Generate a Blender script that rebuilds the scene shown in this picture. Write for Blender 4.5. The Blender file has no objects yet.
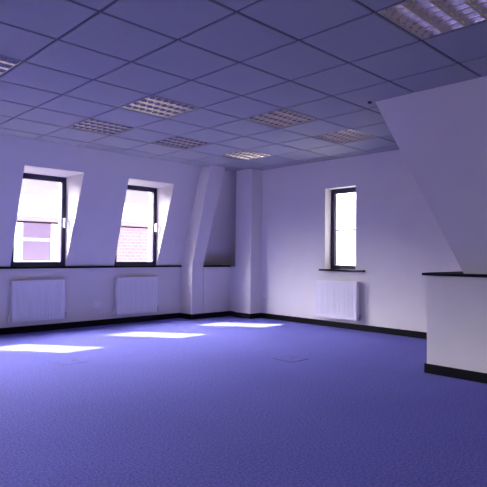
import bpy, bmesh, math, random
from mathutils import Vector, Matrix
random.seed(4)
scene = bpy.context.scene
COL = scene.collection

# ------------------------------------------------------------ camera
CAMZ = 1.0918
yaw, pit, rol, FPX = 0.7701, 0.0224, 0.0097, 524.47
f = Vector((math.sin(yaw)*math.cos(pit), math.cos(yaw)*math.cos(pit), math.sin(pit)))
rt = Vector((math.cos(yaw), -math.sin(yaw), 0.0))
up = rt.cross(f)
r2 = rt*math.cos(rol) + up*math.sin(rol)
u2 = -rt*math.sin(rol) + up*math.cos(rol)
cam_d = bpy.data.cameras.new('camera')
cam = bpy.data.objects.new('camera', cam_d)
COL.objects.link(cam)
M = Matrix((r2, u2, -f)).transposed().to_4x4()
M.translation = Vector((0, 0, CAMZ))
cam.matrix_world = M
cam_d.sensor_width = 36
cam_d.lens = FPX/487*36
cam_d.clip_start = 0.05
scene.camera = cam

# ------------------------------------------------------------ sky, sun, exposure
SKY = (0.90, 0.87, 1.0)
SKY_DIM = 0.03
SKY_STRENGTH = 120.0
SUN_STRENGTH = 33.0
EXPOSURE = 0.1
world = bpy.data.worlds.new('sky'); scene.world = world
world.use_nodes = True
bg = world.node_tree.nodes['Background']
bg.inputs['Strength'].default_value = SKY_STRENGTH
SUN_DIR = Vector((0.72, -0.95, -1.0)).normalized()      # the way the sunlight travels
_nt = world.node_tree; _N = _nt.nodes.new
_tc = _N('ShaderNodeTexCoord'); _sp = _N('ShaderNodeSeparateXYZ')
_dt = _N('ShaderNodeVectorMath'); _dt.operation = 'DOT_PRODUCT'; _dt.inputs[1].default_value = -SUN_DIR
_cr = _N('ShaderNodeValToRGB')       # hazy sky, much brighter on the sun's side
for _p, _v in ((0.0, SKY_DIM), (0.35, SKY_DIM*1.6), (0.65, 0.25), (1.0, 1.0)):
    _e = _cr.color_ramp.elements[0] if _p == 0.0 else (_cr.color_ramp.elements[-1] if _p == 1.0 else _cr.color_ramp.elements.new(_p))
    _e.position = _p; _e.color = (SKY[0]*_v, SKY[1]*_v, SKY[2]*_v, 1)
_hz = _N('ShaderNodeMapRange')       # fades towards the hazy horizon
_hz.inputs['From Min'].default_value = 0.0; _hz.inputs['From Max'].default_value = 0.45
_hz.inputs['To Min'].default_value = 0.25; _hz.inputs['To Max'].default_value = 1.0
_mu = _N('ShaderNodeVectorMath'); _mu.operation = 'SCALE'
_nt.links.new(_tc.outputs['Generated'], _sp.inputs[0]); _nt.links.new(_tc.outputs['Generated'], _dt.inputs[0])
_nt.links.new(_dt.outputs['Value'], _cr.inputs['Fac']); _nt.links.new(_sp.outputs['Z'], _hz.inputs['Value'])
_nt.links.new(_cr.outputs['Color'], _mu.inputs[0]); _nt.links.new(_hz.outputs['Result'], _mu.inputs['Scale'])
_nt.links.new(_mu.outputs['Vector'], bg.inputs['Color'])
sd = bpy.data.lights.new('sun', 'SUN')
sd.energy = SUN_STRENGTH; sd.color = (0.93, 0.98, 1.0); sd.angle = math.radians(0.6)
sun = bpy.data.objects.new('sun', sd); COL.objects.link(sun)
sun.location = (-6, 18, 12)
sun.rotation_euler = SUN_DIR.to_track_quat('-Z', 'Y').to_euler()
scene.view_settings.view_transform = 'Standard'
scene.view_settings.look = 'None'
scene.view_settings.gamma = 1
scene.view_settings.use_curve_mapping = False
scene.view_settings.exposure = EXPOSURE
scene.cycles.use_denoising = True
scene.cycles.max_bounces = 14
scene.cycles.diffuse_bounces = 8
scene.cycles.transparent_max_bounces = 12
scene.cycles.sample_clamp_indirect = 8
scene.cycles.caustics_reflective = False

# ------------------------------------------------------------ helpers
def mat(name, col, rough=0.6, metal=0.0, noise=0.0, nscale=20, bump=0.0, bscale=60, spec=0.5):
    m = bpy.data.materials.new(name); m.use_nodes = True
    nt = m.node_tree; b = nt.nodes['Principled BSDF']
    b.inputs['Base Color'].default_value = (*col, 1)
    b.inputs['Roughness'].default_value = rough
    b.inputs['Metallic'].default_value = metal
    b.inputs['Specular IOR Level'].default_value = spec
    tc = nt.nodes.new('ShaderNodeTexCoord')
    if noise:
        n = nt.nodes.new('ShaderNodeTexNoise'); n.inputs['Scale'].default_value = nscale
        n.inputs['Detail'].default_value = 4
        nt.links.new(tc.outputs['Object'], n.inputs['Vector'])
        r = nt.nodes.new('ShaderNodeMapRange')
        r.inputs['From Min'].default_value = 0.3; r.inputs['From Max'].default_value = 0.7
        r.inputs['To Min'].default_value = 1-noise; r.inputs['To Max'].default_value = 1+noise
        nt.links.new(n.outputs['Fac'], r.inputs['Value'])
        mx = nt.nodes.new('ShaderNodeVectorMath'); mx.operation = 'SCALE'
        mx.inputs[0].default_value = col
        nt.links.new(r.outputs['Result'], mx.inputs['Scale'])
        nt.links.new(mx.outputs['Vector'], b.inputs['Base Color'])
    if bump:
        n = nt.nodes.new('ShaderNodeTexNoise'); n.inputs['Scale'].default_value = bscale
        nt.links.new(tc.outputs['Object'], n.inputs['Vector'])
        bp = nt.nodes.new('ShaderNodeBump'); bp.inputs['Strength'].default_value = bump
        bp.inputs['Distance'].default_value = 0.005
        nt.links.new(n.outputs['Fac'], bp.inputs['Height'])
        nt.links.new(bp.outputs['Normal'], b.inputs['Normal'])
    return m

def hexa(bm, v):
    """8 points: bottom ring 0-3, top ring 4-7"""
    vs = [bm.verts.new(p) for p in v]
    for q in ((3,2,1,0),(4,5,6,7),(0,1,5,4),(1,2,6,5),(2,3,7,6),(3,0,4,7)):
        try: bm.faces.new([vs[i] for i in q])
        except ValueError: pass

def box(bm, x0, x1, y0, y1, z0, z1):
    hexa(bm, [(x0,y0,z0),(x1,y0,z0),(x1,y1,z0),(x0,y1,z0),(x0,y0,z1),(x1,y0,z1),(x1,y1,z1),(x0,y1,z1)])

def tube(bm, a, b, r, n=12, r2=None):
    a, b = Vector(a), Vector(b); d = (b-a)
    q = d.to_track_quat('Z', 'Y'); r2 = r if r2 is None else r2
    A, B = [], []
    for k in range(n):
        t = 2*math.pi*k/n; o = Vector((math.cos(t), math.sin(t), 0))
        A.append(bm.verts.new(a + q @ (o*r))); B.append(bm.verts.new(b + q @ (o*r2)))
    for k in range(n):
        bm.faces.new((A[k], A[(k+1) % n], B[(k+1) % n], B[k]))
    bm.faces.new(A[::-1]); bm.faces.new(B)

def extrude_poly(bm, pts, axis, a, b):
    """pts are 2-D in the other two axes (in xyz order), extruded on axis from a to b"""
    def P(p, t):
        l = list(p); l.insert(axis, t); return l
    A = [bm.verts.new(P(p, a)) for p in pts]; B = [bm.verts.new(P(p, b)) for p in pts]
    n = len(pts)
    for k in range(n):
        bm.faces.new((A[k], A[(k+1) % n], B[(k+1) % n], B[k]))
    bm.faces.new(A[::-1]); bm.faces.new(B)

def obj(name, bm, m, parent=None, bevel=0, smooth=False):
    bmesh.ops.recalc_face_normals(bm, faces=bm.faces)
    me = bpy.data.meshes.new(name); bm.to_mesh(me); bm.free()
    me.materials.append(m)
    o = bpy.data.objects.new(name, me); COL.objects.link(o)
    if smooth:
        for p in me.polygons: p.use_smooth = True
    if parent: o.parent = parent
    if bevel:
        b = o.modifiers.new('bevel', 'BEVEL'); b.width = bevel; b.segments = 2
        b.limit_method = 'ANGLE'; b.angle_limit = math.radians(40)
    return o

def struct(name, bm, m, **k):
    o = obj(name, bm, m, **k); o['kind'] = 'structure'; return o

def thing(name, label, cat, loc=(0,0,0), rz=0, group=None):
    o = bpy.data.objects.new(name, None); COL.objects.link(o)
    o.empty_display_size = 0.1
    o.location = loc; o.rotation_euler = (0, 0, rz)
    o['label'] = label; o['category'] = cat
    if group: o['group'] = group
    return o

def copy_tree(o, parent=None):
    c = o.copy(); COL.objects.link(c); c.parent = parent
    for ch in list(o.children): copy_tree(ch, c)
    return c

NB = bmesh.new

# ------------------------------------------------------------ materials
M_wall = mat('wall_paint', (0.82, 0.77, 0.72), 0.75, noise=0.015, nscale=3, bump=0.05, bscale=200, spec=0.3)
M_wallb = mat('wall_paint_slope', (0.82, 0.77, 0.72), 0.75, noise=0.015, nscale=3, spec=0.3)
M_black = mat('black_gloss_paint', (0.003, 0.0025, 0.005), 0.6, noise=0.1, nscale=8, spec=0.15)
M_frame = mat('dark_window_paint', (0.020, 0.014, 0.045), 0.4, noise=0.1)
M_grid = mat('ceiling_grid_paint', (0.10, 0.09, 0.13), 0.6)
M_tile = mat('ceiling_tile_fissured', (0.43, 0.43, 0.42), 0.9, noise=0.03, nscale=60, bump=0.15, bscale=250, spec=0.2)
M_rad = mat('radiator_enamel', (0.90, 0.86, 0.86), 0.35, noise=0.01)
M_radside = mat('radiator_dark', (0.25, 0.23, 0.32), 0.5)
M_plastic = mat('white_plastic', (0.90, 0.87, 0.85), 0.4)
M_slot = mat('socket_dark', (0.05, 0.045, 0.07), 0.6)
M_chrome = mat('chrome', (0.6, 0.6, 0.62), 0.25, metal=1)
M_alu = mat('louvre_aluminium', (0.92, 0.88, 0.82), 0.13, metal=1)
M_tray = mat('light_tray_white', (0.42, 0.41, 0.38), 0.5)
M_tube = mat('unlit_tube_glass', (0.75, 0.75, 0.78), 0.25)
M_lid = mat('floor_box_grey', (0.10, 0.085, 0.26), 0.7)
M_handle = mat('handle_white', (0.85, 0.83, 0.9), 0.3)

# carpet
M_carpet = bpy.data.materials.new('blue_carpet'); M_carpet.use_nodes = True
nt = M_carpet.node_tree; b = nt.nodes['Principled BSDF']
b.inputs['Roughness'].default_value = 0.95; b.inputs['Specular IOR Level'].default_value = 0.1
tc = nt.nodes.new('ShaderNodeTexCoord')
n1 = nt.nodes.new('ShaderNodeTexNoise'); n1.inputs['Scale'].default_value = 75; n1.inputs['Detail'].default_value = 5
n1.inputs['Roughness'].default_value = 0.75
n2 = nt.nodes.new('ShaderNodeTexNoise'); n2.inputs['Scale'].default_value = 1.2
cr = nt.nodes.new('ShaderNodeValToRGB')
cr.color_ramp.elements[0].position = 0.36; cr.color_ramp.elements[0].color = (0.080, 0.078, 0.27, 1)
cr.color_ramp.elements[1].position = 0.64; cr.color_ramp.elements[1].color = (0.215, 0.215, 0.60, 1)
mr = nt.nodes.new('ShaderNodeMapRange'); mr.inputs['To Min'].default_value = 0.92; mr.inputs['To Max'].default_value = 1.08
sc = nt.nodes.new('ShaderNodeVectorMath'); sc.operation = 'SCALE'
bp = nt.nodes.new('ShaderNodeBump'); bp.inputs['Strength'].default_value = 0.5; bp.inputs['Distance'].default_value = 0.006
L = nt.links.new
L(tc.outputs['Object'], n1.inputs['Vector']); L(tc.outputs['Object'], n2.inputs['Vector'])
L(n1.outputs['Fac'], cr.inputs['Fac']); L(n2.outputs['Fac'], mr.inputs['Value'])
L(cr.outputs['Color'], sc.inputs[0]); L(mr.outputs['Result'], sc.inputs['Scale'])
L(sc.outputs['Vector'], b.inputs['Base Color'])
L(n1.outputs['Fac'], bp.inputs['Height']); L(bp.outputs['Normal'], b.inputs['Normal'])

# clear glass: mostly transparent, weak mirror
M_glass = bpy.data.materials.new('window_glass'); M_glass.use_nodes = True
nt = M_glass.node_tree; nt.nodes.clear()
o_ = nt.nodes.new('ShaderNodeOutputMaterial'); t_ = nt.nodes.new('ShaderNodeBsdfTransparent')
g_ = nt.nodes.new('ShaderNodeBsdfGlossy'); g_.inputs['Roughness'].default_value = 0.02
x_ = nt.nodes.new('ShaderNodeMixShader'); x_.inputs['Fac'].default_value = 0.05
nt.links.new(t_.outputs[0], x_.inputs[1]); nt.links.new(g_.outputs[0], x_.inputs[2])
nt.links.new(x_.outputs[0], o_.inputs['Surface'])

def brick_mat(name, c1, c2, mortar):
    m = bpy.data.materials.new(name); m.use_nodes = True
    nt = m.node_tree; b = nt.nodes['Principled BSDF']; b.inputs['Roughness'].default_value = 0.9
    tc = nt.nodes.new('ShaderNodeTexCoord'); mp = nt.nodes.new('ShaderNodeMapping')
    mp.inputs['Rotation'].default_value = (math.pi/2, 0, 0)
    br = nt.nodes.new('ShaderNodeTexBrick')
    br.inputs['Color1'].default_value = (*c1, 1); br.inputs['Color2'].default_value = (*c2, 1)
    br.inputs['Mortar'].default_value = (*mortar, 1); br.inputs['Scale'].default_value = 2.2
    br.inputs['Mortar Size'].default_value = 0.03
    nt.links.new(tc.outputs['Object'], mp.inputs['Vector']); nt.links.new(mp.outputs[0], br.inputs['Vector'])
    nt.links.new(br.outputs['Color'], b.inputs['Base Color'])
    return m
M_brick = brick_mat('pale_red_brick', (0.23, 0.12, 0.15), (0.28, 0.15, 0.18), (0.30, 0.22, 0.24))
M_render = mat('white_render', (0.85, 0.84, 0.86), 0.8, noise=0.03, nscale=2)
M_slate = mat('lilac_slate', (0.16, 0.15, 0.19), 0.7, noise=0.08, nscale=5)
M_pane = mat('far_pane', (0.11, 0.075, 0.13), 0.3, noise=0.1, nscale=1)
M_rail = mat('dark_rail', (0.008, 0.008, 0.012), 0.7, spec=0.1)
M_street = mat('street_asphalt', (0.12, 0.12, 0.13), 0.9, noise=0.1, nscale=1)

# ------------------------------------------------------------ room dimensions
XR = 6.649      # right wall
YW = 7.291      # low wall under the left windows
HC = 2.598      # ceiling
ZS = 0.90       # sill height
YC = 6.87       # where the slope meets the ceiling
X0, Y0 = -3.2, -3.2
KS = (YW-YC)/(HC-ZS)
def yin(z): return YW - KS*(z-ZS)

# floor
bm = NB(); box(bm, X0-.2, XR+.25, Y0-.2, YW+.3, -0.12, 0.0)
struct('floor', bm, M_carpet)

# ------------------------------------------------------------ left wall with dormer windows
WINS = [(-2.06, -1.275), (-0.48, 0.305), (1.10, 1.885), (2.68, 3.46), (4.26, 5.05)]  # two leftmost are out of view, added to let in more light
ZH, ZHB = 2.25, 2.20
FL, FR = 0.035, 0.10
YF = YW + 0.075       # back of the window frame
YO = 7.54             # outside face
bm = NB()
box(bm, X0-.2, XR+.25, YW, YO, 0.0, ZS-0.02)                     # low wall
edges = [(X0-.2, None)] + WINS + [(None, XR+.25)]
for a, c in zip(edges[:-1], edges[1:]):
    xl = a[1] if a[1] is not None else X0-.2
    xr = c[0] if c[0] is not None else XR+.25
    fl = FR if a[1] is not None else 0
    fr = FL if c[0] is not None else 0
    box(bm, xl, xr, YW, YO, ZS-0.02, ZH)                         # pier behind the slope
    y1 = yin(ZH)
    v = [bm.verts.new(p) for p in ((xl, YW, ZS), (xr, YW, ZS), (xl, YW, ZH), (xr, YW, ZH), (xl+fl, y1, ZH), (xr+fr, y1, ZH))]
    bm.faces.new((v[0], v[1], v[5], v[4]))      # sloping face
    bm.faces.new((v[0], v[4], v[2])); bm.faces.new((v[1], v[3], v[5]))   # cheeks
    bm.faces.new((v[2], v[4], v[5], v[3])); bm.faces.new((v[0], v[2], v[3], v[1]))
extrude_poly(bm, [(yin(ZH), ZH), (YC, HC), (YC, HC+.12), (YO+.08, HC+.12), (YO+.08, ZH)], 0, X0-.2, XR+.25)
for xl, xr in WINS:                                               # splayed head over each window
    hexa(bm, [(xl, YW, ZHB), (xr, YW, ZHB), (xr, YO+.08, ZHB), (xl, YO+.08, ZHB),
              (xl, YW, ZH), (xr, YW, ZH), (xr, YO+.08, ZH), (xl, YO+.08, ZH)])
    v = [bm.verts.new(p) for p in ((xl+FL, yin(ZH)+.002, ZH), (xr+FR, yin(ZH)+.002, ZH), (xr, YW, ZHB), (xl, YW, ZHB), (xr, YW, ZH), (xl, YW, ZH))]
    bm.faces.new((v[0], v[1], v[2], v[3])); bm.faces.new((v[0], v[3], v[5])); bm.faces.new((v[1], v[4], v[2]))
struct('wall_left', bm, M_wallb)

def window_left(n, xl, xr):
    """dark frame standing upright in the dormer, hinged at the left, handle on the right"""
    w = 0.066; y0, y1 = YW+.004, YF
    bm = NB()
    zb, zt = ZS+.004, ZHB+.002
    box(bm, xl, xl+w*.75, y0, y1, zb, zt); box(bm, xr-w, xr, y0, y1, zb, zt)
    box(bm, xl+w*.75, xr-w, y0, y1, zb, zb+w*1.05); box(bm, xl+w*.75, xr-w, y0, y1, zt-w*1.15, zt)
    fr = struct('window_%d' % n, bm, M_frame, bevel=0.004)
    bm = NB(); box(bm, xl+w*.75, xr-w, y0+.035, y0+.041, zb+w*1.05, zt-w*1.15)
    obj('pane', bm, M_glass, fr)
    bm = NB(); box(bm, xl+w*.75, xr-w-.03, y0+.022, y0+.034, 1.516, 1.536)
    obj('glazing_bar', bm, M_frame, fr)
    bm = NB()
    box(bm, xr-w*.72, xr-w*.28, y0-.012, y0, 1.47, 1.60)
    box(bm, xr-w*.70, xr-w*.30, y0-.045, y0-.012, 1.575, 1.60)
    box(bm, xr-w*.72, xr-w*.28, y0-.058, y0-.040, 1.46, 1.60)
    h = obj('handle', bm, M_handle, fr, bevel=.004); h['label'] = 'white lever handle'
for k, (a, c) in enumerate(WINS):
    n = [4, 5, 6, 1, 2][k]
    window_left(n, a, c)

# black sill ledge along the low wall, broken only by the casing
bm = NB(); box(bm, X0, 5.556, YW-.035, YW+.006, ZS-.022, ZS+.008)
for a, c in WINS: box(bm, a, c, YW+.006, YW+.10, ZS-.018, ZS+.006)
struct('trim_1', bm, M_black, bevel=.003)

# ------------------------------------------------------------ sloping casing and recess at the corner
XC0, XC1, YP, XN = 5.556, 5.81, 6.97, 6.44
bm = NB()
hexa(bm, [(XC0,YP,0),(XC1,YP,0),(XC1,YW+.02,0),(XC0,YW+.02,0),(XC0,YP,.93),(XC1,YP,.93),(XC1,YW+.02,.93),(XC0,YW+.02,.93)])
hexa(bm, [(XC0,YP,.93),(XC1,YP,.93),(XC1,YW+.02,.93),(XC0,YW+.02,.93),(5.655,6.63,HC),(5.99,6.63,HC),(5.99,YC+.1,HC),(5.655,YC+.1,HC)])
bmesh.ops.remove_doubles(bm, verts=bm.verts, dist=1e-4)
struct('wall_casing', bm, M_wall, bevel=.012)
bm = NB(); box(bm, XC1, XN, YP, YW+.01, 0, ZS-.02)
struct('wall_recess', bm, M_wall)
bm = NB(); box(bm, XC1-.01, XN, YP-.012, YW+.0, ZS-.02, ZS+.008)
struct('trim_2', bm, M_black, bevel=.003)
bm = NB(); box(bm, XN, XR+.24, 6.79, YW+.01, 0, ZS-.02); box(bm, 6.385, XR+.1, 6.40, 6.79, 0, HC)
struct('wall_pier', bm, M_wall, bevel=.006)

# ------------------------------------------------------------ right wall with its window
WY0, WY1, WZ0, WZ1 = 4.455, 5.02, 0.885, 2.150
XO = XR + .24
bm = NB()
box(bm, XR, XO, Y0-.2, WY0, 0, HC+.1); box(bm, XR, XO, WY1, 6.79, 0, HC+.1); box(bm, XR+.24, XR+.44, 6.79, YO, 0, HC+.1)
box(bm, XR, XO, WY0, WY1, 0, WZ0); box(bm, XR, XO, WY0, WY1, WZ1, HC+.1)
struct('wall_right', bm, M_wall)
bm = NB(); w = .05; x0, x1 = XR+.155, XR+.22
box(bm, x0, x1, WY0, WY0+w, WZ0, WZ1); box(bm, x0, x1, WY1-w*1.3, WY1, WZ0, WZ1)
box(bm, x0, x1, WY0+w, WY1-w*1.3, WZ0, WZ0+w*1.3); box(bm, x0, x1, WY0+w, WY1-w*1.3, WZ1-w*1.5, WZ1)
fr = struct('window_3', bm, M_frame, bevel=.004)
bm = NB(); box(bm, x0+.03, x0+.036, WY0+w, WY1-w*1.3, WZ0+w*1.3, WZ1-w*1.5)
obj('pane', bm, M_glass, fr)
bm = NB(); box(bm, XR-.055, XR+.16, 4.455, 5.02, .862, .8875); box(bm, XR-.055, XR, 4.285, 5.098, .862, .8875)
struct('trim_3', bm, M_frame, bevel=.004)

# ------------------------------------------------------------ hip-sloped bulkhead on the right, above a low wall
XB, YB = 4.715, 2.36
bm = NB()
box(bm, XB, XR+.05, Y0-.1, YB, 0, .918)
struct('wall_bulkhead_low', bm, M_wall)
bm = NB(); box(bm, XB-.035, XR, Y0, YB+.035, .918, .943)
struct('trim_4', bm, M_black, bevel=.003)
bm = NB()
hexa(bm, [(4.82,Y0-.1,.943),(XR+.05,Y0-.1,.943),(XR+.05,2.055,.943),(4.82,2.055,.943),
          (4.43,Y0-.1,HC),(XR+.05,Y0-.1,HC),(XR+.05,2.755,HC),(4.43,2.755,HC)])
struct('wall_bulkhead_slope', bm, M_wallb)
# walls behind the camera
BW_FILL = [(-2.2, -.4), (.4, 2.2), (3.0, 4.5)]  # unseen windows, added to throw fill light on the low left wall
bm = NB(); xs = [X0-.2] + [v for p in BW_FILL for v in p] + [XR+.24]
for k in range(0, len(xs), 2): box(bm, xs[k], xs[k+1], Y0-.2, Y0, 0, HC+.1)
for a, c in BW_FILL:
    box(bm, a, c, Y0-.2, Y0, 0, ZS); box(bm, a, c, Y0-.2, Y0, 2.3, HC+.1)
struct('wall_back', bm, M_wall)
for k, (a, c) in enumerate(BW_FILL):
    bm = NB(); w = .06; y0, y1 = Y0-.14, Y0-.08
    box(bm, a, a+w, y0, y1, ZS, 2.3); box(bm, c-w, c, y0, y1, ZS, 2.3)
    box(bm, a+w, c-w, y0, y1, ZS, ZS+w); box(bm, a+w, c-w, y0, y1, 2.3-w, 2.3)
    fr = struct('window_%d' % (10+k), bm, M_frame, bevel=.004)
    bm = NB(); box(bm, a+w, c-w, y0+.03, y0+.036, ZS+w, 2.3-w); obj('pane', bm, M_glass, fr)
SW_FILL = [(3.4, 4.6)]  # unseen side window, added to brighten the bulkhead and near floor
bm = NB(); ys = [Y0] + [v for p in SW_FILL for v in p] + [YW]
for k in range(0, len(ys), 2): box(bm, X0-.2, X0, ys[k], ys[k+1], 0, HC+.1)
for a, c in SW_FILL:
    box(bm, X0-.2, X0, a, c, 0, ZS); box(bm, X0-.2, X0, a, c, 2.2, HC+.1)
struct('wall_far_left', bm, M_wall)
for k, (a, c) in enumerate(SW_FILL):
    bm = NB(); w = .06; x0, x1 = X0-.14, X0-.08
    box(bm, x0, x1, a, a+w, ZS, 2.2); box(bm, x0, x1, c-w, c, ZS, 2.2)
    box(bm, x0, x1, a+w, c-w, ZS, ZS+w); box(bm, x0, x1, a+w, c-w, 2.2-w, 2.2)
    fr = struct('window_%d' % (7+k), bm, M_frame, bevel=.004)
    bm = NB(); box(bm, x0+.03, x0+.036, a+w, c-w, ZS+w, 2.2-w); obj('pane', bm, M_glass, fr)

# ------------------------------------------------------------ skirting boards
def skirt(name, segs):
    bm = NB()
    for x0, x1, y0, y1 in segs:
        box(bm, x0, x1, y0, y1, 0, .088)
    struct(name, bm, M_black, bevel=.004)
t = .018
skirt('baseboard_left', [(X0, XC0, YW-t, YW)])
skirt('baseboard_casing', [(XC0-t, XC0, YP-t, YW-t), (XC0, XN, YP-t, YP)])
skirt('baseboard_pier', [(XN-t, XN, 6.79, YP-t), (6.385-t, 6.385, 6.40-t, 6.79+t), (6.385, XR, 6.40-t, 6.40), (6.385, XN-t, 6.79, 6.79+t)])
skirt('baseboard_right', [(XR-t, XR, YB+t, 6.40-t)])
skirt('baseboard_bulkhead', [(XB-t, XB, Y0+t, YB+t), (XB, XR-t, YB, YB+t)])
skirt('baseboard_back', [(X0, XB-t, Y0, Y0+t), (X0, X0+t, Y0+t, YW-t)])

# ------------------------------------------------------------ suspended ceiling
OX, OY, S = 1.5952, 3.5428, 0.6
LIGHTS = [(2,-4), (-1,1), (2,1), (2,3), (4,0), (4,3), (6,3), (6,0)]
i0, i1 = math.floor((X0-OX)/S), math.ceil((XR-OX)/S)
j0, j1 = math.floor((Y0-OY)/S), math.ceil((YC-OY)/S)
bm = NB(); g = .0075
for i in range(i0, i1):
    for j in range(j0, j1):
        if (i, j) in LIGHTS: continue
        xa, xb = OX+S*i, OX+S*(i+1); ya, yb = OY+S*j, OY+S*(j+1)
        xa = max(xa, X0-.05)+g; xb = min(xb, XR+.22)-g; ya = max(ya, Y0-.05)+g; yb = min(yb, YC+.12)-g
        if xb-xa < .02 or yb-ya < .02: continue
        # tegular tile: the face drops slightly below the grid, with a chamfered edge
        c = .006
        hexa(bm, [(xa+c,ya+c,HC-.004),(xb-c,ya+c,HC-.004),(xb-c,yb-c,HC-.004),(xa+c,yb-c,HC-.004),
                  (xa,ya,HC+.02),(xb,ya,HC+.02),(xb,yb,HC+.02),(xa,yb,HC+.02)])
struct('ceiling', bm, M_tile)
bm = NB(); hw = .0095
for i in range(i0, i1+1):
    x = OX+S*i
    if X0 < x < XR: box(bm, x-hw, x+hw, Y0, YC+.1, HC+.003, HC+.03)
for j in range(j0, j1+1):
    y = OY+S*j
    if Y0 < y < YC+.1: box(bm, X0, XR, y-hw, y+hw, HC+.0035, HC+.0305)
struct('trim_5', bm, M_grid)
bm = NB(); box(bm, X0-.2, XR+.24, Y0-.2, YO, HC+.12, HC+.2); struct('trim_6', bm, M_tray)   # soffit above the tiles

def make_light():
    t = thing('ceiling_light', '', 'ceiling light', group='unlit louvre lights in the ceiling')
    a = .29
    bm = NB()
    w = .007
    box(bm, -a, -a+w, -a, a, -.005, 0); box(bm, a-w, a, -a, a, -.005, 0)
    box(bm, -a+w, a-w, -a, -a+w, -.005, 0); box(bm, -a+w, a-w, a-w, a, -.005, 0)
    obj('frame', bm, M_tray, t)
    bm = NB()   # housing: open-bottomed tray
    h = .10
    box(bm, -a, a, -a, a, h, h+.004)
    box(bm, -a, -a+.003, -a, a, 0, h); box(bm, a-.003, a, -a, a, 0, h)
    box(bm, -a+.003, a-.003, -a, -a+.003, 0, h); box(bm, -a+.003, a-.003, a-.003, a, 0, h)
    obj('housing', bm, M_tray, t)
    b_ = a-.007; lanes = 4; cells = 7
    bm = NB()   # parabolic reflectors along the tubes and V blades across them
    zz = [(-.002, .0018), (.012, .0045), (.028, .011), (.045, .022), (.055, .032)]
    def prof(scale):
        return [(-w*scale, z) for z, w in zz] + [(w*scale, z) for z, w in reversed(zz)]
    for k in range(lanes+1):
        y = -b_ + 2*b_*k/lanes
        p = [(max(-b_, min(b_, y+d)), z) for d, z in prof(1.0)]
        extrude_poly(bm, p, 0, -b_, b_)
    for k in range(cells+1):
        x = -b_ + 2*b_*k/cells
        p = [(max(-b_, min(b_, x+d)), z-.0005) for d, z in prof(.45)]
        extrude_poly(bm, p, 1, -b_, b_)
    obj('louvre', bm, M_alu, t)
    for k in range(lanes):
        y = -b_ + 2*b_*(k+.5)/lanes
        bm = NB(); tube(bm, (-b_+.01, y, .078), (b_-.01, y, .078), .013, 12)
        obj('tube', bm, M_tube, t, smooth=True)
    return t
LL = {(2,-4): 'large unlit louvre light nearest the camera, at the top right of the ceiling',
      (-1,1): 'unlit louvre light cut off by the left edge of the photo',
      (2,1): 'unlit louvre light in mid ceiling, largest of the left cluster, above the second window',
      (2,3): 'unlit louvre light closest to the sloping wall, just above the first dormer window',
      (4,0): 'unlit louvre light in mid ceiling, left of the one nearest the narrow window',
      (4,3): 'unlit louvre light near the sloping wall, above right of the second dormer window',
      (6,3): 'smallest unlit louvre light, in front of the corner pier',
      (6,0): 'unlit louvre light with bright edge above the narrow window of the right wall'}
proto = make_light()
for k, (i, j) in enumerate(LIGHTS):
    o = proto if k == 0 else copy_tree(proto)
    o.location = (OX+S*(i+.5), OY+S*(j+.5), HC+.002)
    o['label'] = LL[(i, j)]

bm = NB(); tube(bm, (4.395, 2.79, HC-.0045), (4.395, 2.79, HC-.022), .022, 16, .015)
o = obj('ceiling_sensor', bm, M_slot, smooth=False, bevel=.002)
o['label'] = 'tiny dark sensor on the ceiling at the corner of the sloped bulkhead'; o['category'] = 'sensor'

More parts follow.
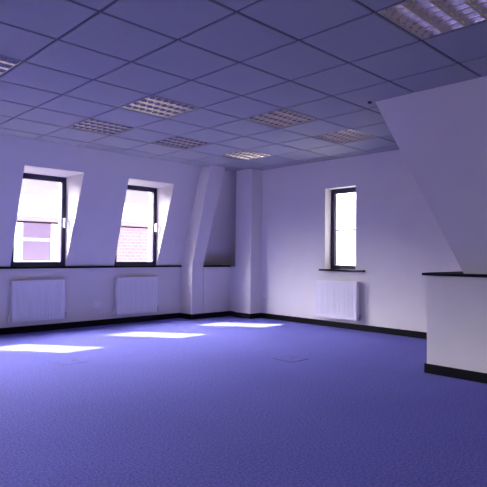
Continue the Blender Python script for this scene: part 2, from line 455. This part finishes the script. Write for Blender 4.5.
# ------------------------------------------------------------ radiators
def make_radiator(W, label, loc, rz, flutes=15, z0=.15, z1=.72):
    """front faces local -Y, back on the wall at y = 0"""
    t = thing('radiator', label, 'radiator', loc, rz, 'white panel radiators under the windows')
    H = z1-z0; d0, d1 = -.10, -.078
    bm = NB()   # fluted front panel, profile in x-y extruded in z
    n = flutes; pts = []; m_ = .03
    p = (W-2*m_)/n
    pts.append((-W/2, d0+.006)); pts.append((-W/2+.006, d0)); pts.append((-W/2+m_, d0))
    for k in range(n):
        x = -W/2+m_+p*k
        pts += [(x+p*.12, d0+.006), (x+p*.38, d0+.006), (x+p*.5, d0)]
        if k < n-1: pts.append((x+p, d0))
    pts += [(W/2-m_, d0), (W/2-.006, d0), (W/2, d0+.006), (W/2, d1), (-W/2, d1)]
    extrude_poly(bm, pts, 2, z0+.045, z1-.035)
    box(bm, -W/2, W/2, d0, d1, z0, z0+.045); box(bm, -W/2, W/2, d0, d1, z1-.035, z1)
    obj('front_panel', bm, M_rad, t)
    bm = NB(); box(bm, -W/2+.02, W/2-.02, -.055, -.035, z0+.01, z1-.03)
    for k in range(20):
        x = -W/2+.035+(W-.07)*k/19
        box(bm, x-.003, x+.003, -.078, -.055, z0+.04, z1-.05)
    obj('back_panel', bm, M_radside, t)
    for s in (-1, 1):
        bm = NB(); x = s*W/2
        box(bm, min(x, x+s*.004), max(x, x+s*.004), -.098, -.03, z0+.01, z1+.001)
        obj('side_panel', bm, M_rad, t)
    bm = NB(); box(bm, -W/2, W/2, -.078, -.072, z1-.002, z1+.002); box(bm, -W/2, W/2, -.034, -.028, z1-.002, z1+.002)
    for k in range(40):
        x = -W/2+.01+(W-.02)*k/39
        box(bm, x-.004, x+.004, -.073, -.033, z1-.003, z1+.001)
    obj('top_grille', bm, M_rad, t)
    for s in (-1, 1):
        bm = NB(); x = s*(W/2+.030); z = z0+.028
        tube(bm, (x, -.055, z-.028), (x, -.055, z+.020), .013, 14)
        tube(bm, (s*(W/2-.004), -.055, z), (x, -.055, z), .009, 12)
        tube(bm, (x, -.055, z+.020), (x, -.055, z+.060), .016, 14, .013)
        v = obj('valve', bm, M_plastic if s < 0 else M_chrome, t, smooth=False, bevel=.002)
        bm = NB(); tube(bm, (x, -.042, z-.014), (x, -.001, z-.014), .0075, 12)
        obj('pipe', bm, M_rad, t, smooth=True)
    for s in (-1, 1):
        bm = NB(); box(bm, s*W*.33-.015, s*W*.33+.015, -.036, -.001, z0+.06, z1-.08)
        obj('bracket', bm, M_radside, t)
    return t
make_radiator(.73, 'white ribbed panel radiator under the left dormer window, nearest the left edge', (3.05, YW, 0), 0, 15, .16, .715)
make_radiator(.745, 'white panel radiator under the second dormer window, beside the double socket', (4.640, YW, 0), 0, 15, .15, .722)
make_radiator(.74, 'white ribbed panel radiator on the right wall under the narrow window', (XR, 4.738, 0), -math.pi/2, 15, .15, .715)

# ------------------------------------------------------------ sockets
def make_socket(label, loc, rz):
    t = thing('power_socket', label, 'socket', loc, rz)
    bm = NB(); box(bm, -.073, .073, -.010, 0, -.043, .043); obj('faceplate', bm, M_plastic, t, bevel=.003)
    for s in (-1, 1):
        bm = NB(); box(bm, s*.055-.008, s*.055+.008, -.0135, -.0101, .012, .034)
        obj('switch', bm, M_plastic, t, bevel=.001)
        bm = NB(); c = s*.030
        box(bm, c-.0025, c+.0025, -.0112, -.0101, .004, .014)
        box(bm, c-.014, c-.007, -.0112, -.0101, -.018, -.014); box(bm, c+.007, c+.014, -.0112, -.0101, -.018, -.014)
        obj('pin_holes', bm, M_slot, t)
make_socket('white double wall socket between the two radiators of the left wall', (3.97, YW, .32), 0)
make_socket('white wall socket low on the right wall beside the corner pier', (XR, 6.295, .39), -math.pi/2)

# ------------------------------------------------------------ floor boxes
def floor_box(label, x, y, s, rz=0):
    t = thing('floor_box', label, 'floor box', (x, y, 0), rz)
    bm = NB(); w = .010
    box(bm, -s, s, -s, -s+w, .0005, .004); box(bm, -s, s, s-w, s, .0005, .004)
    box(bm, -s, -s+w, -s+w, s-w, .0005, .004); box(bm, s-w, s, -s+w, s-w, .0005, .004)
    obj('rim', bm, M_lid, t)
    bm = NB(); box(bm, -s+w+.002, s-w-.002, -s+w+.002, s-w-.002, .0005, .0035)
    obj('lid', bm, M_carpet, t)
    bm = NB(); box(bm, s*.15, s*.55, -.014, .014, .0036, .007)
    obj('lid_handle', bm, M_lid, t)
floor_box('carpeted floor box lid set in the blue carpet in mid floor', 4.25, 3.65, .135)
floor_box('carpeted floor box lid in front of the leftmost sun patch', 2.45, 5.05, .135)

# ------------------------------------------------------------ outside, seen through the panes
bm = NB(); box(bm, -40, 60, YO+.4, 60, -8.2, -8); box(bm, XO+.4, 60, -40, YO+.4, -8.2, -8)
struct('ground', bm, M_street)
BY = 16.0
t = thing('brick_building', 'pale red brick building with white bands seen through the dormer windows', 'building', (6, BY, -8))
def loc(bm, x0, x1, y0, y1, z0, z1): box(bm, x0-6, x1-6, y0, y1, z0+8, z1+8)
bm = NB(); loc(bm, -10, 22, 0, 8, -8, 2.08); obj('wall', bm, M_brick, t)
bm = NB(); loc(bm, -10, 22, -.05, 8, 2.08, 2.22); obj('ledge', bm, M_slate, t)
bm = NB(); loc(bm, -10, 22, 0, 8, 2.22, 2.86); obj('parapet', bm, M_render, t)
bm = NB(); loc(bm, -10, 22, .1, 8, 2.86, 3.6); obj('roof', bm, M_slate, t)
for cx in (-1.6, 2.5, 6.65, 13.6, 17.8):
    bm = NB(); x0, x1 = cx-.72, cx+.72
    loc(bm, x0, x0+.28, -.06, 0, -1.0, 2.05); loc(bm, x1-.28, x1, -.06, 0, -1.0, 2.05)
    loc(bm, x0+.28, x1-.28, -.06, 0, 1.47, 1.55); loc(bm, x0-.1, x1+.1, -.09, 0, -1.2, -1.0)
    loc(bm, x0+.28, x1-.28, -.055, 0, .80, .86)
    fr = obj('window', bm, M_render, t)
    bm = NB(); loc(bm, x0+.28, x1-.28, -.03, 0, -1.0, 2.05); obj('pane', bm, M_pane, fr)

t = thing('white_building', 'pale rendered building outside the narrow window, behind a railing', 'building', (24, 6, -8))
bm = NB(); box(bm, 0, 6, -6, 26, 0, 13.5); obj('wall', bm, M_render, t)
for y in (8.0, 11.6, 15.2):
    bm = NB(); box(bm, -.04, 0, y-.5, y+.5, 8.3, 9.6); obj('window', bm, M_slate, t)
t = thing('balcony_railing', 'thin dark railing outside the narrow window of the right wall', 'railing', (10.5, 8.0, -8))
bm = NB(); tube(bm, (0, -4, 9.72), (0, 4, 9.72), .03); obj('handrail', bm, M_rail, t)
bm = NB(); box(bm, -.03, 1.2, -4, 4, 8.3, 8.5); box(bm, .2, 1.2, -4, 4, 0, 8.3); obj('terrace', bm, M_render, t)
for k in range(8):
    bm = NB(); y = -3.8+k*1.08; box(bm, -.012, .012, y-.012, y+.012, 8.5, 9.70); obj('post', bm, M_render, t)

# ------------------------------------------------------------ sky portals in the window openings
def portal(loc, sx, sy, direction):
    ld = bpy.data.lights.new('sky_portal', 'AREA'); ld.shape = 'RECTANGLE'; ld.size = sx; ld.size_y = sy
    ld.cycles.is_portal = True
    o = bpy.data.objects.new('sky_portal', ld); COL.objects.link(o); o.location = loc
    o.rotation_euler = Vector(direction).to_track_quat('-Z', 'Z').to_euler()
for a, c in WINS: portal(((a+c)/2, YO+.14, 1.55), c-a, 1.35, (0, -1, 0))
portal((XO+.02, (WY0+WY1)/2, 1.52), WY1-WY0, 1.3, (-1, 0, 0))

for a, c in SW_FILL: portal((X0-.22, (a+c)/2, 1.55), c-a, 1.3, (1, 0, 0))
for a, c in BW_FILL: portal(((a+c)/2, Y0-.22, 1.6), c-a, 1.4, (0, 1, 0))
